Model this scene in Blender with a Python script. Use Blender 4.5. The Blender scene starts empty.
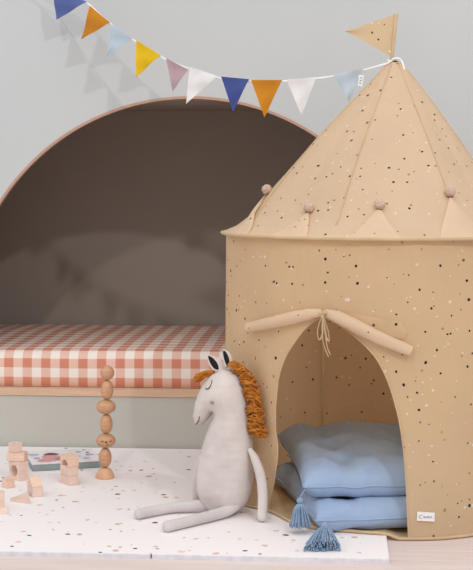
import bpy, bmesh, math, random
from mathutils import Vector, Matrix, noise
from mathutils.geometry import delaunay_2d_cdt
random.seed(7)
scene = bpy.context.scene
col = scene.collection
PI = math.pi

# ------------------------------------------------------------------ camera model
F, CX, HY, CH = 1350.0, 236.5, 183.0, 0.90      # focal (px), centre column, horizon row, eye height (m)
PSI = math.radians(4.2)
CAM = Vector((0, -4.496, CH))
FWD = Vector((-math.sin(PSI), math.cos(PSI), 0))
RGT = Vector((math.cos(PSI), math.sin(PSI), 0))
UP = Vector((0, 0, 1))
TOC = -FWD

def ray(px, py): return FWD + RGT * ((px - CX) / F) - UP * ((py - HY) / F)
def atd(px, py, d): return CAM + ray(px, py) * d
def atz(px, py, z=0.0): return CAM + ray(px, py) * ((CH - z) * F / (py - HY))
def aty(px, py, y):
    r = ray(px, py); return CAM + r * ((y - CAM.y) / r.y)
def loc(lat, d, z): return CAM + FWD * d + RGT * lat + UP * (z - CH)

cd = bpy.data.cameras.new('camera'); cam = bpy.data.objects.new('camera', cd); col.objects.link(cam)
cam.location = CAM; cam.rotation_euler = (PI / 2, 0, PSI)
cd.sensor_fit = 'HORIZONTAL'; cd.sensor_width = 36; cd.lens = 36 * F / 473
cd.shift_y = -(285 - HY) / 473; cd.shift_x = 0; cd.clip_start = 0.05
scene.camera = cam
scene.view_settings.view_transform = 'Standard'
scene.view_settings.look = 'None'

# ------------------------------------------------------------------ materials
def lin(c):
    out = []
    for v in c[:3]:
        v /= 255.0
        out.append(v / 12.92 if v <= 0.04045 else ((v + 0.055) / 1.055) ** 2.4)
    return (*out, 1.0)

def newmat(name):
    m = bpy.data.materials.new(name); m.use_nodes = True
    nt = m.node_tree; b = nt.nodes['Principled BSDF']
    b.inputs['Specular IOR Level'].default_value = 0.2
    return m, nt, b

def N(nt, t, **kw):
    n = nt.nodes.new(t)
    for k, v in kw.items(): setattr(n, k, v)
    return n

def math_n(nt, op, a, b=None, c=None):
    n = N(nt, 'ShaderNodeMath', operation=op)
    for i, v in enumerate((a, b, c)):
        if v is None: continue
        if isinstance(v, (int, float)): n.inputs[i].default_value = v
        else: nt.links.new(v, n.inputs[i])
    return n.outputs[0]

def mix_c(nt, fac, a, b):
    n = N(nt, 'ShaderNodeMix', data_type='RGBA')
    for i, v in ((0, fac), (6, a), (7, b)):
        if isinstance(v, (int, float, tuple)): n.inputs[i].default_value = v
        else: nt.links.new(v, n.inputs[i])
    return n.outputs[2]

def coords(nt, which='Object'):
    return N(nt, 'ShaderNodeTexCoord').outputs[which]

def noise_n(nt, vec, scale, detail=3, rough=0.5):
    n = N(nt, 'ShaderNodeTexNoise'); n.inputs['Scale'].default_value = scale
    n.inputs['Detail'].default_value = detail; n.inputs['Roughness'].default_value = rough
    nt.links.new(vec, n.inputs['Vector']); return n

def ramp(nt, fac, stops, interp='LINEAR'):
    r = N(nt, 'ShaderNodeValToRGB'); r.color_ramp.interpolation = interp
    e = r.color_ramp.elements
    while len(e) < len(stops): e.new(0.5)
    for el, (p, c) in zip(e, stops): el.position = p; el.color = c
    nt.links.new(fac, r.inputs[0]); return r.outputs[0]

def bump(nt, bsdf, h, strength=0.2, dist=0.002):
    n = N(nt, 'ShaderNodeBump'); n.inputs['Strength'].default_value = strength; n.inputs['Distance'].default_value = dist
    nt.links.new(h, n.inputs['Height']); nt.links.new(n.outputs[0], bsdf.inputs['Normal'])

def mapping(nt, vec, scale=(1, 1, 1), loc_=(0, 0, 0), rot=(0, 0, 0)):
    m = N(nt, 'ShaderNodeMapping'); m.inputs['Scale'].default_value = scale; m.inputs['Location'].default_value = loc_
    m.inputs['Rotation'].default_value = rot
    nt.links.new(vec, m.inputs['Vector']); return m.outputs[0]

def mat_paint(name, c, rough=0.85, var=0.03):
    m, nt, b = newmat(name); co = coords(nt)
    n = noise_n(nt, co, 1.7, 4)
    d = tuple(max(0, v * (1 - var * 2)) for v in lin(c)[:3]) + (1,)
    nt.links.new(ramp(nt, n.outputs['Fac'], [(0.3, d), (0.7, lin(c))]), b.inputs['Base Color'])
    b.inputs['Roughness'].default_value = rough
    n2 = noise_n(nt, co, 140, 3); bump(nt, b, n2.outputs['Fac'], 0.05, 0.001)
    return m

def mat_cloth(name, c, c2=None, scale=900, rough=0.95, trans=0.0, bumpy=0.25, mott=14):
    m, nt, b = newmat(name); co = coords(nt)
    n = noise_n(nt, co, mott, 4)
    c2 = c2 or tuple(v * 0.93 for v in c)
    colr = ramp(nt, n.outputs['Fac'], [(0.3, lin(c2)), (0.7, lin(c))])
    w1 = N(nt, 'ShaderNodeTexWave', bands_direction='X'); w1.inputs['Scale'].default_value = scale / 6; w1.inputs['Distortion'].default_value = 1
    w2 = N(nt, 'ShaderNodeTexWave', bands_direction='Z'); w2.inputs['Scale'].default_value = scale / 6; w2.inputs['Distortion'].default_value = 1
    nt.links.new(co, w1.inputs['Vector']); nt.links.new(co, w2.inputs['Vector'])
    h = math_n(nt, 'ADD', w1.outputs['Fac'], w2.outputs['Fac'])
    nt.links.new(colr, b.inputs['Base Color'])
    b.inputs['Roughness'].default_value = rough; b.inputs['Specular IOR Level'].default_value = 0.08
    b.inputs['Sheen Weight'].default_value = 0.1
    n2 = noise_n(nt, co, 45, 3)
    h2 = math_n(nt, 'MULTIPLY_ADD', n2.outputs['Fac'], 2.5, h)
    bump(nt, b, h2, bumpy, 0.0012)
    if trans:
        tr = N(nt, 'ShaderNodeBsdfTranslucent'); nt.links.new(colr, tr.inputs[0])
        mx = N(nt, 'ShaderNodeMixShader'); mx.inputs[0].default_value = trans
        nt.links.new(b.outputs[0], mx.inputs[1]); nt.links.new(tr.outputs[0], mx.inputs[2])
        nt.links.new(mx.outputs[0], nt.nodes['Material Output'].inputs[0])
    return m

def mat_plain(name, c, rough=0.6):
    m, nt, b = newmat(name); n = noise_n(nt, coords(nt), 60, 2)
    d = tuple(v * 0.9 for v in lin(c)[:3]) + (1,)
    nt.links.new(ramp(nt, n.outputs['Fac'], [(0.35, d), (0.65, lin(c))]), b.inputs['Base Color'])
    b.inputs['Roughness'].default_value = rough
    return m

def mat_wood(name, c, dark=0.86, sc=(90, 14, 90), rough=0.5, spec=0.25):
    m, nt, b = newmat(name)
    v = mapping(nt, coords(nt), sc)
    n = noise_n(nt, v, 1.0, 5, 0.6); n.inputs['Distortion'].default_value = 0.6
    nt.links.new(ramp(nt, n.outputs['Fac'], [(0.3, lin(tuple(x * dark for x in c))), (0.65, lin(c))]), b.inputs['Base Color'])
    b.inputs['Roughness'].default_value = rough; b.inputs['Specular IOR Level'].default_value = spec
    bump(nt, b, n.outputs['Fac'], 0.06, 0.0008)
    return m

def specks(nt, vec, base, layers, warp=0.6):
    """terrazzo chips: each layer = (scale, radius, share of cells with a chip, palette, seed)"""
    out = base
    for sc, rad, share, pal, seed in layers:
        v = mapping(nt, vec, (1, 1, 1), (seed * 1.37, seed * 0.71, 0))
        nz = noise_n(nt, v, sc * 3.2, 1)
        sub = N(nt, 'ShaderNodeVectorMath', operation='SUBTRACT'); nt.links.new(nz.outputs['Color'], sub.inputs[0]); sub.inputs[1].default_value = (0.5, 0.5, 0.5)
        scl = N(nt, 'ShaderNodeVectorMath', operation='SCALE'); nt.links.new(sub.outputs[0], scl.inputs[0]); scl.inputs['Scale'].default_value = warp * rad / sc * 3
        add = N(nt, 'ShaderNodeVectorMath', operation='ADD'); nt.links.new(v, add.inputs[0]); nt.links.new(scl.outputs[0], add.inputs[1])
        vo = N(nt, 'ShaderNodeTexVoronoi', voronoi_dimensions='2D', feature='F1', distance='EUCLIDEAN')
        vo.inputs['Scale'].default_value = sc; vo.inputs['Randomness'].default_value = 1.0
        nt.links.new(add.outputs[0], vo.inputs['Vector'])
        sep = N(nt, 'ShaderNodeSeparateColor'); nt.links.new(vo.outputs['Color'], sep.inputs[0])
        size = math_n(nt, 'MULTIPLY_ADD', sep.outputs[1], rad * 0.8, rad * 0.55)
        inside = math_n(nt, 'LESS_THAN', vo.outputs['Distance'], size)
        pres = math_n(nt, 'LESS_THAN', sep.outputs[2], share)
        mask = math_n(nt, 'MULTIPLY', inside, pres)
        stops = [(i / len(pal), lin(c)) for i, c in enumerate(pal)]
        pc = ramp(nt, sep.outputs[0], stops, 'CONSTANT')
        out = mix_c(nt, mask, out, pc)
    return out

TENT = (233, 204, 166)
TPAL_D = [(62, 58, 66), (112, 82, 58), (48, 50, 66), (140, 98, 64), (52, 46, 48)]
TPAL_L = [(250, 236, 216), (246, 228, 202), (198, 150, 112), (248, 233, 212)]
def mat_tent(name, c=TENT, layers=None, trans=0.38):
    m, nt, b = newmat(name); uv = coords(nt, 'UV'); ob = coords(nt)
    n = noise_n(nt, ob, 5, 4)
    base = ramp(nt, n.outputs['Fac'], [(0.3, lin(tuple(v * 0.965 for v in c))), (0.7, lin(c))])
    colr = specks(nt, uv, base, layers or [(19, 0.060, 0.62, TPAL_D, 1.0), (19, 0.058, 0.62, TPAL_L, 5.3), (30, 0.06, 0.22, TPAL_L + TPAL_D[1:2], 9.1)])
    nt.links.new(colr, b.inputs['Base Color']); b.inputs['Roughness'].default_value = 0.75; b.inputs['Specular IOR Level'].default_value = 0.12
    n1 = noise_n(nt, mapping(nt, ob, (1, 1, 0.35)), 16, 4); n2 = noise_n(nt, ob, 600, 2)
    h = math_n(nt, 'MULTIPLY_ADD', n2.outputs['Fac'], 0.05, n1.outputs['Fac'])
    bump(nt, b, h, 0.65, 0.01)
    tr = N(nt, 'ShaderNodeBsdfTranslucent'); nt.links.new(colr, tr.inputs[0])
    mx = N(nt, 'ShaderNodeMixShader'); mx.inputs[0].default_value = trans
    nt.links.new(b.outputs[0], mx.inputs[1]); nt.links.new(tr.outputs[0], mx.inputs[2])
    nt.links.new(mx.outputs[0], nt.nodes['Material Output'].inputs[0])
    return m

def mat_gingham(name, period=0.0637, u0=0.0):
    m, nt, b = newmat(name); uv = coords(nt, 'UV')
    sp = N(nt, 'ShaderNodeSeparateXYZ'); nt.links.new(uv, sp.inputs[0])
    def st(o, off):
        f = math_n(nt, 'FRACT', math_n(nt, 'ADD', math_n(nt, 'DIVIDE', o, period), off))
        return math_n(nt, 'LESS_THAN', f, 0.5)
    s = math_n(nt, 'MULTIPLY', math_n(nt, 'ADD', st(sp.outputs[0], u0), st(sp.outputs[1], 0.0)), 0.5)
    nz = noise_n(nt, mapping(nt, uv, (30, 300, 1)), 1.5, 2)
    s2 = math_n(nt, 'ADD', s, math_n(nt, 'MULTIPLY', math_n(nt, 'SUBTRACT', nz.outputs['Fac'], 0.5), 0.18))
    colr = ramp(nt, s2, [(0.0, lin((245, 234, 226))), (0.12, lin((243, 230, 220))), (0.42, lin((236, 198, 182))), (0.6, lin((234, 190, 172))), (0.9, lin((216, 142, 118)))])
    nt.links.new(colr, b.inputs['Base Color']); b.inputs['Roughness'].default_value = 0.95; b.inputs['Specular IOR Level'].default_value = 0.08
    n2 = noise_n(nt, coords(nt), 30, 4); bump(nt, b, n2.outputs['Fac'], 0.3, 0.004)
    return m

M = {}
M['wall'] = mat_paint('wall_paint', (203, 206, 207))
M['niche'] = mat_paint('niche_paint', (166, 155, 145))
M['panel'] = mat_paint('bed_panel_paint', (198, 195, 187), 0.7)
M['plywood'] = mat_wood('plywood_edge', (226, 188, 158), 0.93, (4, 60, 60))
M['trimwood'] = mat_wood('arch_edge_wood', (196, 158, 136), 0.93, (10, 10, 10))
M['tent'] = mat_tent('tent_canvas')
M['tentroof'] = mat_tent('tent_roof_canvas_lit', (239, 213, 182))  # wall canvas made paler: light from above put into the roof colour
M['tentplain'] = mat_cloth('tent_canvas_plain', (231, 202, 164), trans=0.25, bumpy=0.15)
M['tentseam'] = mat_cloth('tent_seam_tape', (248, 230, 202), trans=0.2, bumpy=0.1)
M['tentflap'] = mat_tent('tent_flap_canvas', (243, 219, 190), [(15, 0.042, 0.4, TPAL_D, 3.0), (15, 0.05, 0.4, TPAL_L, 7.7)])
M['gingham'] = mat_gingham('gingham_cotton')
M['pom'] = mat_cloth('pompom_yarn', (238, 208, 186), bumpy=0.6)
M['pomdark'] = mat_cloth('pompom_thread', (150, 110, 90))
M['linen'] = mat_cloth('horse_linen', (225, 214, 209), bumpy=0.35)
M['linenleg'] = mat_cloth('horse_leg_linen', (221, 213, 212), bumpy=0.35)
M['yarn'] = mat_cloth('ochre_yarn', (214, 140, 56), (158, 88, 24), mott=90, bumpy=0.4)
M['black'] = mat_plain('black_felt', (38, 34, 38), 0.9)
M['thread'] = mat_plain('dark_thread', (70, 62, 66), 0.9)
M['blue'] = mat_cloth('blue_cushion_linen', (163, 184, 213), (152, 174, 205), bumpy=0.3)
M['tassel'] = mat_cloth('blue_tassel_yarn', (158, 180, 206), (132, 156, 186), mott=80, bumpy=0.4)
M['label'] = mat_plain('label_white', (246, 242, 240), 0.8)
M['ink'] = mat_plain('label_ink', (150, 162, 186), 0.8)
M['stone'] = mat_wood('stone_wood', (214, 164, 127), 0.86, (30, 30, 110), 0.4, 0.35)
M['stonelight'] = mat_wood('stone_wood_light', (228, 180, 142), 0.92, (40, 40, 90), 0.45, 0.3)
M['block'] = mat_wood('block_beech', (240, 206, 184), 0.93, (30, 100, 100), 0.6)
M['blockpink'] = mat_wood('block_beech_pale', (236, 207, 193), 0.94, (30, 100, 100), 0.6)
M['string'] = mat_cloth('white_cotton_tape', (248, 248, 246), bumpy=0.1)
FL = {'blue': (104, 120, 182), 'navy': (84, 98, 166), 'orange': (226, 152, 48), 'pale': (214, 229, 240), 'yellow': (250, 208, 42), 'mauve': (206, 178, 184), 'white': (253, 250, 250), 'sky': (218, 231, 241)}
for k, c in FL.items(): M['flag_' + k] = mat_cloth('flag_' + k, c, trans=0.2, bumpy=0.3)
M['book_edge'] = mat_plain('book_grey_green', (148, 158, 158), 0.7)
M['book_white'] = mat_plain('book_cover_white', (240, 236, 238), 0.5)
M['book_pink'] = mat_plain('print_pink', (222, 164, 164), 0.6)
M['book_brown'] = mat_plain('print_brown', (122, 92, 92), 0.6)
M['book_lilac'] = mat_plain('print_lilac', (176, 170, 202), 0.6)
M['book_sky'] = mat_plain('print_blue', (178, 196, 220), 0.6)
M['book_dark'] = mat_plain('print_dark', (92, 88, 96), 0.6)

def mat_mat():
    m, nt, b = newmat('foam_terrazzo'); co = coords(nt)
    base = (*lin((246, 240, 240))[:3], 1)
    rgb = N(nt, 'ShaderNodeRGB'); rgb.outputs[0].default_value = base
    dk = [(56, 56, 66), (96, 92, 98), (60, 58, 64), (150, 140, 144)]
    pk = [(238, 202, 194), (226, 182, 168), (216, 200, 192), (232, 190, 182), (206, 170, 140)]
    c = specks(nt, co, rgb.outputs[0], [(9, 0.055, 0.42, dk, 2.0), (12, 0.085, 0.5, pk, 6.0), (17, 0.07, 0.3, pk + dk[1:2], 11.0)], 0.8)
    nt.links.new(c, b.inputs['Base Color']); b.inputs['Roughness'].default_value = 0.55; b.inputs['Specular IOR Level'].default_value = 0.25
    return m
M['mat'] = mat_mat()
M['foam'] = mat_plain('foam_side', (222, 220, 226), 0.7)

def mat_floor():
    m, nt, b = newmat('whitewashed_oak'); co = coords(nt)
    br = N(nt, 'ShaderNodeTexBrick'); br.offset = 0.37
    br.inputs['Scale'].default_value = 1.0; br.inputs['Brick Width'].default_value = 3.1; br.inputs['Row Height'].default_value = 0.14
    br.inputs['Mortar Size'].default_value = 0.0012; br.inputs['Color1'].default_value = lin((233, 220, 216)); br.inputs['Color2'].default_value = lin((227, 213, 209))
    br.inputs['Mortar'].default_value = lin((196, 180, 172)); nt.links.new(co, br.inputs['Vector'])
    n = noise_n(nt, mapping(nt, co, (2.5, 45, 1)), 1.0, 5, 0.6)
    g = ramp(nt, n.outputs['Fac'], [(0.3, lin((226, 214, 210))), (0.7, (1, 1, 1, 1))])
    mm = N(nt, 'ShaderNodeMix', data_type='RGBA', blend_type='MULTIPLY'); mm.inputs[0].default_value = 0.6
    nt.links.new(br.outputs['Color'], mm.inputs[6]); nt.links.new(g, mm.inputs[7])
    nt.links.new(mm.outputs[2], b.inputs['Base Color']); b.inputs['Roughness'].default_value = 0.5
    return m
M['floor'] = mat_floor()

# ------------------------------------------------------------------ mesh building
class MB:
    def __init__(s): s.v = []; s.f = []; s.mi = []; s.uv = {}; s.mats = []
    def mat(s, m):
        if m not in s.mats: s.mats.append(m)
        return s.mats.index(m)
    def add(s, verts, faces, m=None, uvs=None):
        o = len(s.v); k = s.mat(m) if m else 0
        s.v += [tuple(p) for p in verts]
        for f in faces: s.f.append([i + o for i in f]); s.mi.append(k)
        if uvs:
            for i, u in enumerate(uvs): s.uv[o + i] = u
    def box(s, c, size, rz=0, m=None, bev=0):
        x, y, z = (d / 2 for d in size); c = Vector(c)
        R = Matrix.Rotation(rz, 3, 'Z')
        bm = bmesh.new(); bmesh.ops.create_cube(bm, size=1)
        for v in bm.verts: v.co = Vector((v.co.x * size[0], v.co.y * size[1], v.co.z * size[2]))
        if bev: bmesh.ops.bevel(bm, geom=bm.edges[:], offset=bev, segments=2, affect='EDGES', profile=0.6)
        s.bm(bm, m, lambda p: c + R @ p)
    def bm(s, bm, m=None, fn=lambda p: p):
        bm.verts.index_update()
        s.add([fn(v.co.copy()) for v in bm.verts], [[v.index for v in f.verts] for f in bm.faces], m); bm.free()
    def tube(s, pts, rad, seg=8, m=None, cap=True, flat=1.0, flat_dir=None):
        pts = [Vector(p) for p in pts]; n = len(pts)
        rad = [rad] * n if isinstance(rad, (int, float)) else rad
        vs, fs = [], []
        ref = None
        for i, p in enumerate(pts):
            t = (pts[min(i + 1, n - 1)] - pts[max(i - 1, 0)])
            t = t.normalized() if t.length > 1e-9 else Vector((0, 0, 1))
            if ref is None:
                ref = Vector((0, 0, 1)) if abs(t.z) < 0.8 else Vector((1, 0, 0))
                if flat_dir is not None: ref = flat_dir
            a = (ref - t * ref.dot(t))
            a = a.normalized() if a.length > 1e-6 else t.orthogonal().normalized()
            ref = a; b = t.cross(a)
            for k in range(seg):
                th = 2 * PI * k / seg
                vs.append(p + a * (math.cos(th) * rad[i] * flat) + b * (math.sin(th) * rad[i]))
        for i in range(n - 1):
            for k in range(seg):
                k2 = (k + 1) % seg
                fs.append([i * seg + k, i * seg + k2, (i + 1) * seg + k2, (i + 1) * seg + k])
        if cap:
            fs.append(list(range(seg))[::-1]); fs.append([(n - 1) * seg + k for k in range(seg)])
        s.add(vs, fs, m)
    def lathe(s, prof, c, seg=32, m=None, axis=None, squash=(1, 1)):
        """prof = [(r, z)] bottom to top"""
        c = Vector(c); vs = []; fs = []
        R = Vector((0, 0, 1)).rotation_difference(Vector(axis)).to_matrix() if axis else Matrix.Identity(3)
        for r, z in prof:
            for k in range(seg):
                a = 2 * PI * k / seg
                vs.append(c + R @ Vector((r * squash[0] * math.cos(a), r * squash[1] * math.sin(a), z)))
        for i in range(len(prof) - 1):
            for k in range(seg):
                k2 = (k + 1) % seg
                fs.append([i * seg + k, i * seg + k2, (i + 1) * seg + k2, (i + 1) * seg + k])
        fs.append(list(range(seg))[::-1]); fs.append([(len(prof) - 1) * seg + k for k in range(seg)])
        s.add(vs, fs, m)
    def build(s, name, m=None, parent=None, smooth=False, origin=None, angle=None):
        me = bpy.data.meshes.new(name)
        if m and not s.mats: s.mats = [m]
        org = Vector(origin) if origin is not None else (parent_world(parent) if parent else Vector((0, 0, 0)))
        me.from_pydata([tuple(Vector(p) - org) for p in s.v], [], s.f)
        for mm in s.mats: me.materials.append(mm)
        me.polygons.foreach_set('material_index', s.mi)
        if s.uv:
            ul = me.uv_layers.new(name='UVMap')
            for l in me.loops: ul.data[l.index].uv = s.uv.get(l.vertex_index, (0, 0))
        if smooth: me.polygons.foreach_set('use_smooth', [True] * len(me.polygons))
        me.update()
        bmm = bmesh.new(); bmm.from_mesh(me)
        if not s.uv: bmesh.ops.recalc_face_normals(bmm, faces=bmm.faces[:])
        if smooth and angle:
            for e in bmm.edges:
                if len(e.link_faces) == 2 and e.calc_face_angle(0) > math.radians(angle): e.smooth = False
        bmm.to_mesh(me); bmm.free()
        o = bpy.data.objects.new(name, me); col.objects.link(o)
        o.location = (org - parent_world(parent)) if parent else org
        if parent: o.parent = parent
        return o

def parent_world(p):
    w = Vector((0, 0, 0))
    while p is not None: w += p.location; p = p.parent
    return w
def empty(name, at):
    o = bpy.data.objects.new(name, None); o.empty_display_size = 0.05; col.objects.link(o); o.location = at; return o
def tag(o, label, cat, group=None, kind=None):
    if label: o['label'] = label
    if cat: o['category'] = cat
    if group: o['group'] = group
    if kind: o['kind'] = kind
    return o
def struct(o): o['kind'] = 'structure'; return o
def crom(pts, n=8, closed=False):
    pts = [Vector(p) for p in pts]; out = []; L = len(pts)
    for i in range(L if closed else L - 1):
        if closed: p0, p1, p2, p3 = pts[i - 1], pts[i], pts[(i + 1) % L], pts[(i + 2) % L]
        else: p0, p1, p2, p3 = pts[max(i - 1, 0)], pts[i], pts[i + 1], pts[min(i + 2, L - 1)]
        for k in range(n):
            t = k / n
            out.append(0.5 * ((2 * p1) + (p2 - p0) * t + (2 * p0 - 5 * p1 + 4 * p2 - p3) * t * t + (3 * p1 - p0 - 3 * p2 + p3) * t ** 3))
    if not closed: out.append(pts[-1])
    return out
def inside(p, poly):
    x, y = p; c = False; j = len(poly) - 1
    for i in range(len(poly)):
        xi, yi = poly[i][0], poly[i][1]; xj, yj = poly[j][0], poly[j][1]
        if (yi > y) != (yj > y) and x < (xj - xi) * (y - yi) / (yj - yi) + xi: c = not c
        j = i
    return c
def seg_dist(p, a, b):
    ax, ay = a[0], a[1]; bx, by = b[0] - ax, b[1] - ay
    t = max(0, min(1, ((p[0] - ax) * bx + (p[1] - ay) * by) / (bx * bx + by * by + 1e-12)))
    return math.hypot(p[0] - ax - t * bx, p[1] - ay - t * by)
def poly_dist(p, poly):
    return min(seg_dist(p, poly[i], poly[(i + 1) % len(poly)]) for i in range(len(poly)))
def cdt(poly, step, jitter=0.15):
    """fill an outline with triangles of about one step"""
    xs = [p[0] for p in poly]; ys = [p[1] for p in poly]; pts = [Vector((p[0], p[1])) for p in poly]; nb = len(pts)
    x = min(xs) + step / 2; r = 0
    rnd = random.Random(3)
    while x < max(xs):
        y = min(ys) + step / 2 * (1 + r % 2 * 0.9)
        while y < max(ys):
            q = (x + rnd.uniform(-jitter, jitter) * step, y + rnd.uniform(-jitter, jitter) * step)
            if inside(q, poly) and poly_dist(q, poly) > step * 0.45: pts.append(Vector(q))
            y += step
        x += step; r += 1
    res = delaunay_2d_cdt(pts, [], [list(range(nb))], 1, 1e-7)
    return res[0], res[2]

# ------------------------------------------------------------------ the room
WX0, WX1, WZ = -3.2, 3.4, 2.7
mb = MB(); mb.add([(WX0, 0.0, 0), (WX1, 0.0, 0), (WX1, -6.5, 0), (WX0, -6.5, 0)], [[3, 2, 1, 0]])
struct(mb.build('floor', M['floor']))

# arch opening (circle traced on the wall plane)
ac = aty(189.0, 325.5, 0); AR = (aty(189.0, 96.2, 0) - ac).length
BOARD_T = aty(100, 389, 0).z; BOARD_B = aty(100, 396.2, 0).z
XL, XR = ac.x - AR, ac.x + AR
arch = [Vector((XR, 0, BOARD_B))] + [Vector((ac.x + AR * math.cos(a), 0, ac.z + AR * math.sin(a))) for a in [PI * k / 72 for k in range(73)]] + [Vector((XL, 0, BOARD_B))]
TH = 0.02
mb = MB()
outer = [(WX1, BOARD_B), (WX1, WZ), (WX0, WZ), (WX0, BOARD_B)]
# wall as strips: fan between the arch and the outer rectangle
op = [(p.x, p.z) for p in arch]
poly = [(WX1, 0), (WX1, WZ), (WX0, WZ), (WX0, 0), (XL, 0)] + op[::-1] + [(XR, 0)]
vv, ff = delaunay_2d_cdt([Vector(p) for p in poly], [], [list(range(len(poly)))], 1, 1e-7)[0::2][:2]
mb.add([(p.x, 0, p.y) for p in vv], [list(f) for f in ff])
mb.add([(p[0], 0, p[1]) for p in op] + [(p[0], TH, p[1]) for p in op], [[i, i + 1, len(op) + i + 1, len(op) + i] for i in range(len(op) - 1)])
struct(mb.build('wall_back', M['wall']))
# raw wood edge of the arch
mb = MB(); wd = 0.0085
op2 = [((p[0] - ac.x) * (AR - wd) / AR + ac.x, (p[1] - ac.z) * (AR - wd) / AR + ac.z if p[1] > ac.z else p[1]) for p in op]
n = len(op)
mb.add([(p[0], -0.003, p[1]) for p in op] + [(p[0], -0.003, p[1]) for p in op2] + [(p[0], TH, p[1]) for p in op2] + [(p[0], 0.0, p[1]) for p in op],
       [[i, i + 1, n + i + 1, n + i] for i in range(n - 1)] + [[n + i, n + i + 1, 2 * n + i + 1, 2 * n + i] for i in range(n - 1)] + [[i, i + 1, 3 * n + i + 1, 3 * n + i] for i in range(n - 1)])
struct(mb.build('trim_1', M['trimwood']))
# niche behind the arch
NX0, NX1, NY, NZ = XL - 0.42, XR + 0.25, 0.90, ac.z + AR - 0.001
mb = MB()
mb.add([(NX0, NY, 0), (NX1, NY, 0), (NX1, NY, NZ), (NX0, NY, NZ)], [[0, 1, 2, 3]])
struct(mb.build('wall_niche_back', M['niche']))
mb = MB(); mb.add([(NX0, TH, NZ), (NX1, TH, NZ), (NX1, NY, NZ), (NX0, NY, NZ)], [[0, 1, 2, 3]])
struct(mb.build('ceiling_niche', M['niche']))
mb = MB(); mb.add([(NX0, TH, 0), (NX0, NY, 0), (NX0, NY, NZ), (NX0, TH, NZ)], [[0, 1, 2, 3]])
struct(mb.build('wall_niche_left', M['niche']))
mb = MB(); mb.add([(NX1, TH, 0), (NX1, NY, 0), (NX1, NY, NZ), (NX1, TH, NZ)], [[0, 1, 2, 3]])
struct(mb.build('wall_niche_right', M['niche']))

# ------------------------------------------------------------------ bed in the niche
bed = tag(empty('built_in_bed', (ac.x, 0.02, 0)), 'grey green bed base with pale wooden board edge, built into the arched niche', 'bed')
mb = MB(); mb.box(((XL + XR) / 2, 0.008, BOARD_B / 2), (XR - XL - 0.004, 0.016, BOARD_B - 0.002), 0); mb.build('front_panel', M['panel'], bed)
mb = MB(); mb.box(((XL + XR) / 2, 0.43, (BOARD_T + BOARD_B) / 2), (XR - XL - 0.004, 0.87, BOARD_T - BOARD_B), 0, None, 0.001)
o = mb.build('bed_board', M['plywood'], bed); o['label'] = 'pale raw wood board edge under the mattress'

# mattress: swept profile with UVs measured along the cloth
zt = 0.333; zb = BOARD_T + 0.001; rr = 0.035; y0, y1 = 0.0245, 0.885
prof = [(y0 + 0.012, zb), (y0 + 0.002, zb + 0.008)]
prof += [(y0 + 0.001, zb + 0.03), (y0, zb + 0.06), (y0, zt - rr)]
prof += [(y0 + rr - rr * math.cos(a), zt - rr + rr * math.sin(a)) for a in [PI / 2 * k / 6 for k in range(1, 7)]]
prof += [(y0 + rr + (y1 - y0 - 2 * rr) * k / 14, zt + 0.006 * math.sin(PI * k / 14)) for k in range(1, 15)]
prof += [(y1 - rr + rr * math.sin(a), zt - rr + rr * math.cos(a)) for a in [PI / 2 * k / 4 for k in range(1, 5)]] + [(y1, zb)]
L = [0.0]
for a, b in zip(prof, prof[1:]): L.append(L[-1] + math.hypot(b[0] - a[0], b[1] - a[1]))
mb = MB(); NXs = 80; vs = []; uvs = []; fs = []
mx0, mx1 = NX0 + 0.01, NX1 - 0.01
for i in range(NXs + 1):
    x = mx0 + (mx1 - mx0) * i / NXs
    for (py_, pz_), l in zip(prof, L):
        k = 0.004 * noise.noise(Vector((x * 3, l * 4, 0)))
        vs.append((x, py_ + (max(k, 0) if py_ < 0.04 else 0), pz_ + (k * 1.3 if pz_ > zb + 0.05 else 0))); uvs.append((x, l - 0.006))
P = len(prof)
for i in range(NXs):
    for j in range(P - 1): fs.append([i * P + j, (i + 1) * P + j, (i + 1) * P + j + 1, i * P + j + 1])
fs.append(list(range(P))[::-1]); fs.append([NXs * P + j for j in range(P)])
mb.add(vs, fs, None, uvs)
mat_o = tag(mb.build('mattress', M['gingham'], None, True), 'mattress in a pink and white gingham sheet lying in the arched bed niche', 'mattress')
xg = aty(7.0, 370, 0).x     # centre of a dark check at the left of the photo
gn = M['gingham'].node_tree
for nd in gn.nodes:
    if nd.type == 'MATH' and nd.operation == 'ADD' and nd.inputs[0].is_linked and nd.inputs[0].links[0].from_node.type == 'MATH' and nd.inputs[0].links[0].from_node.operation == 'DIVIDE':
        src = nd.inputs[0].links[0].from_node.inputs[0].links[0].from_socket.name
        if src == 'X': nd.inputs[1].default_value = (0.25 - xg / 0.0637) % 1.0

# ------------------------------------------------------------------ play mat
MT = 0.012
mfr = atz(390, 564, 0); seam_x = atz(151, 559, 0).x
mx_r = mfr.x; my_f = mfr.y; mx_l = seam_x - 3 * (mx_r - seam_x); T_ = mx_r - seam_x
mb = MB()
pts = [(mx_l, my_f), (seam_x - 0.003, my_f), (seam_x, my_f + 0.014), (seam_x + 0.003, my_f), (mx_r - 0.004, my_f), (mx_r, my_f + 0.004), (mx_r, -0.012), (mx_l, -0.012)]
nP = len(pts); b_ = 0.002
cxm = (mx_l + mx_r) / 2; cym = (my_f - 0.012) / 2
def ins(p): return (p[0] + (b_ if p[0] < cxm else -b_), p[1] + (b_ if p[1] < cym else -b_))
mb.add([(x, y, 0) for x, y in pts] + [(x, y, MT - b_) for x, y in pts] + [(*ins(p), MT) for p in pts],
       [[i, (i + 1) % nP, nP + (i + 1) % nP, nP + i] for i in range(nP)], M['foam'])
o_ = 0
k = mb.mat(M['mat'])
for i in range(nP): mb.f.append([nP + i, nP + (i + 1) % nP, 2 * nP + (i + 1) % nP, 2 * nP + i]); mb.mi.append(0)
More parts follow.
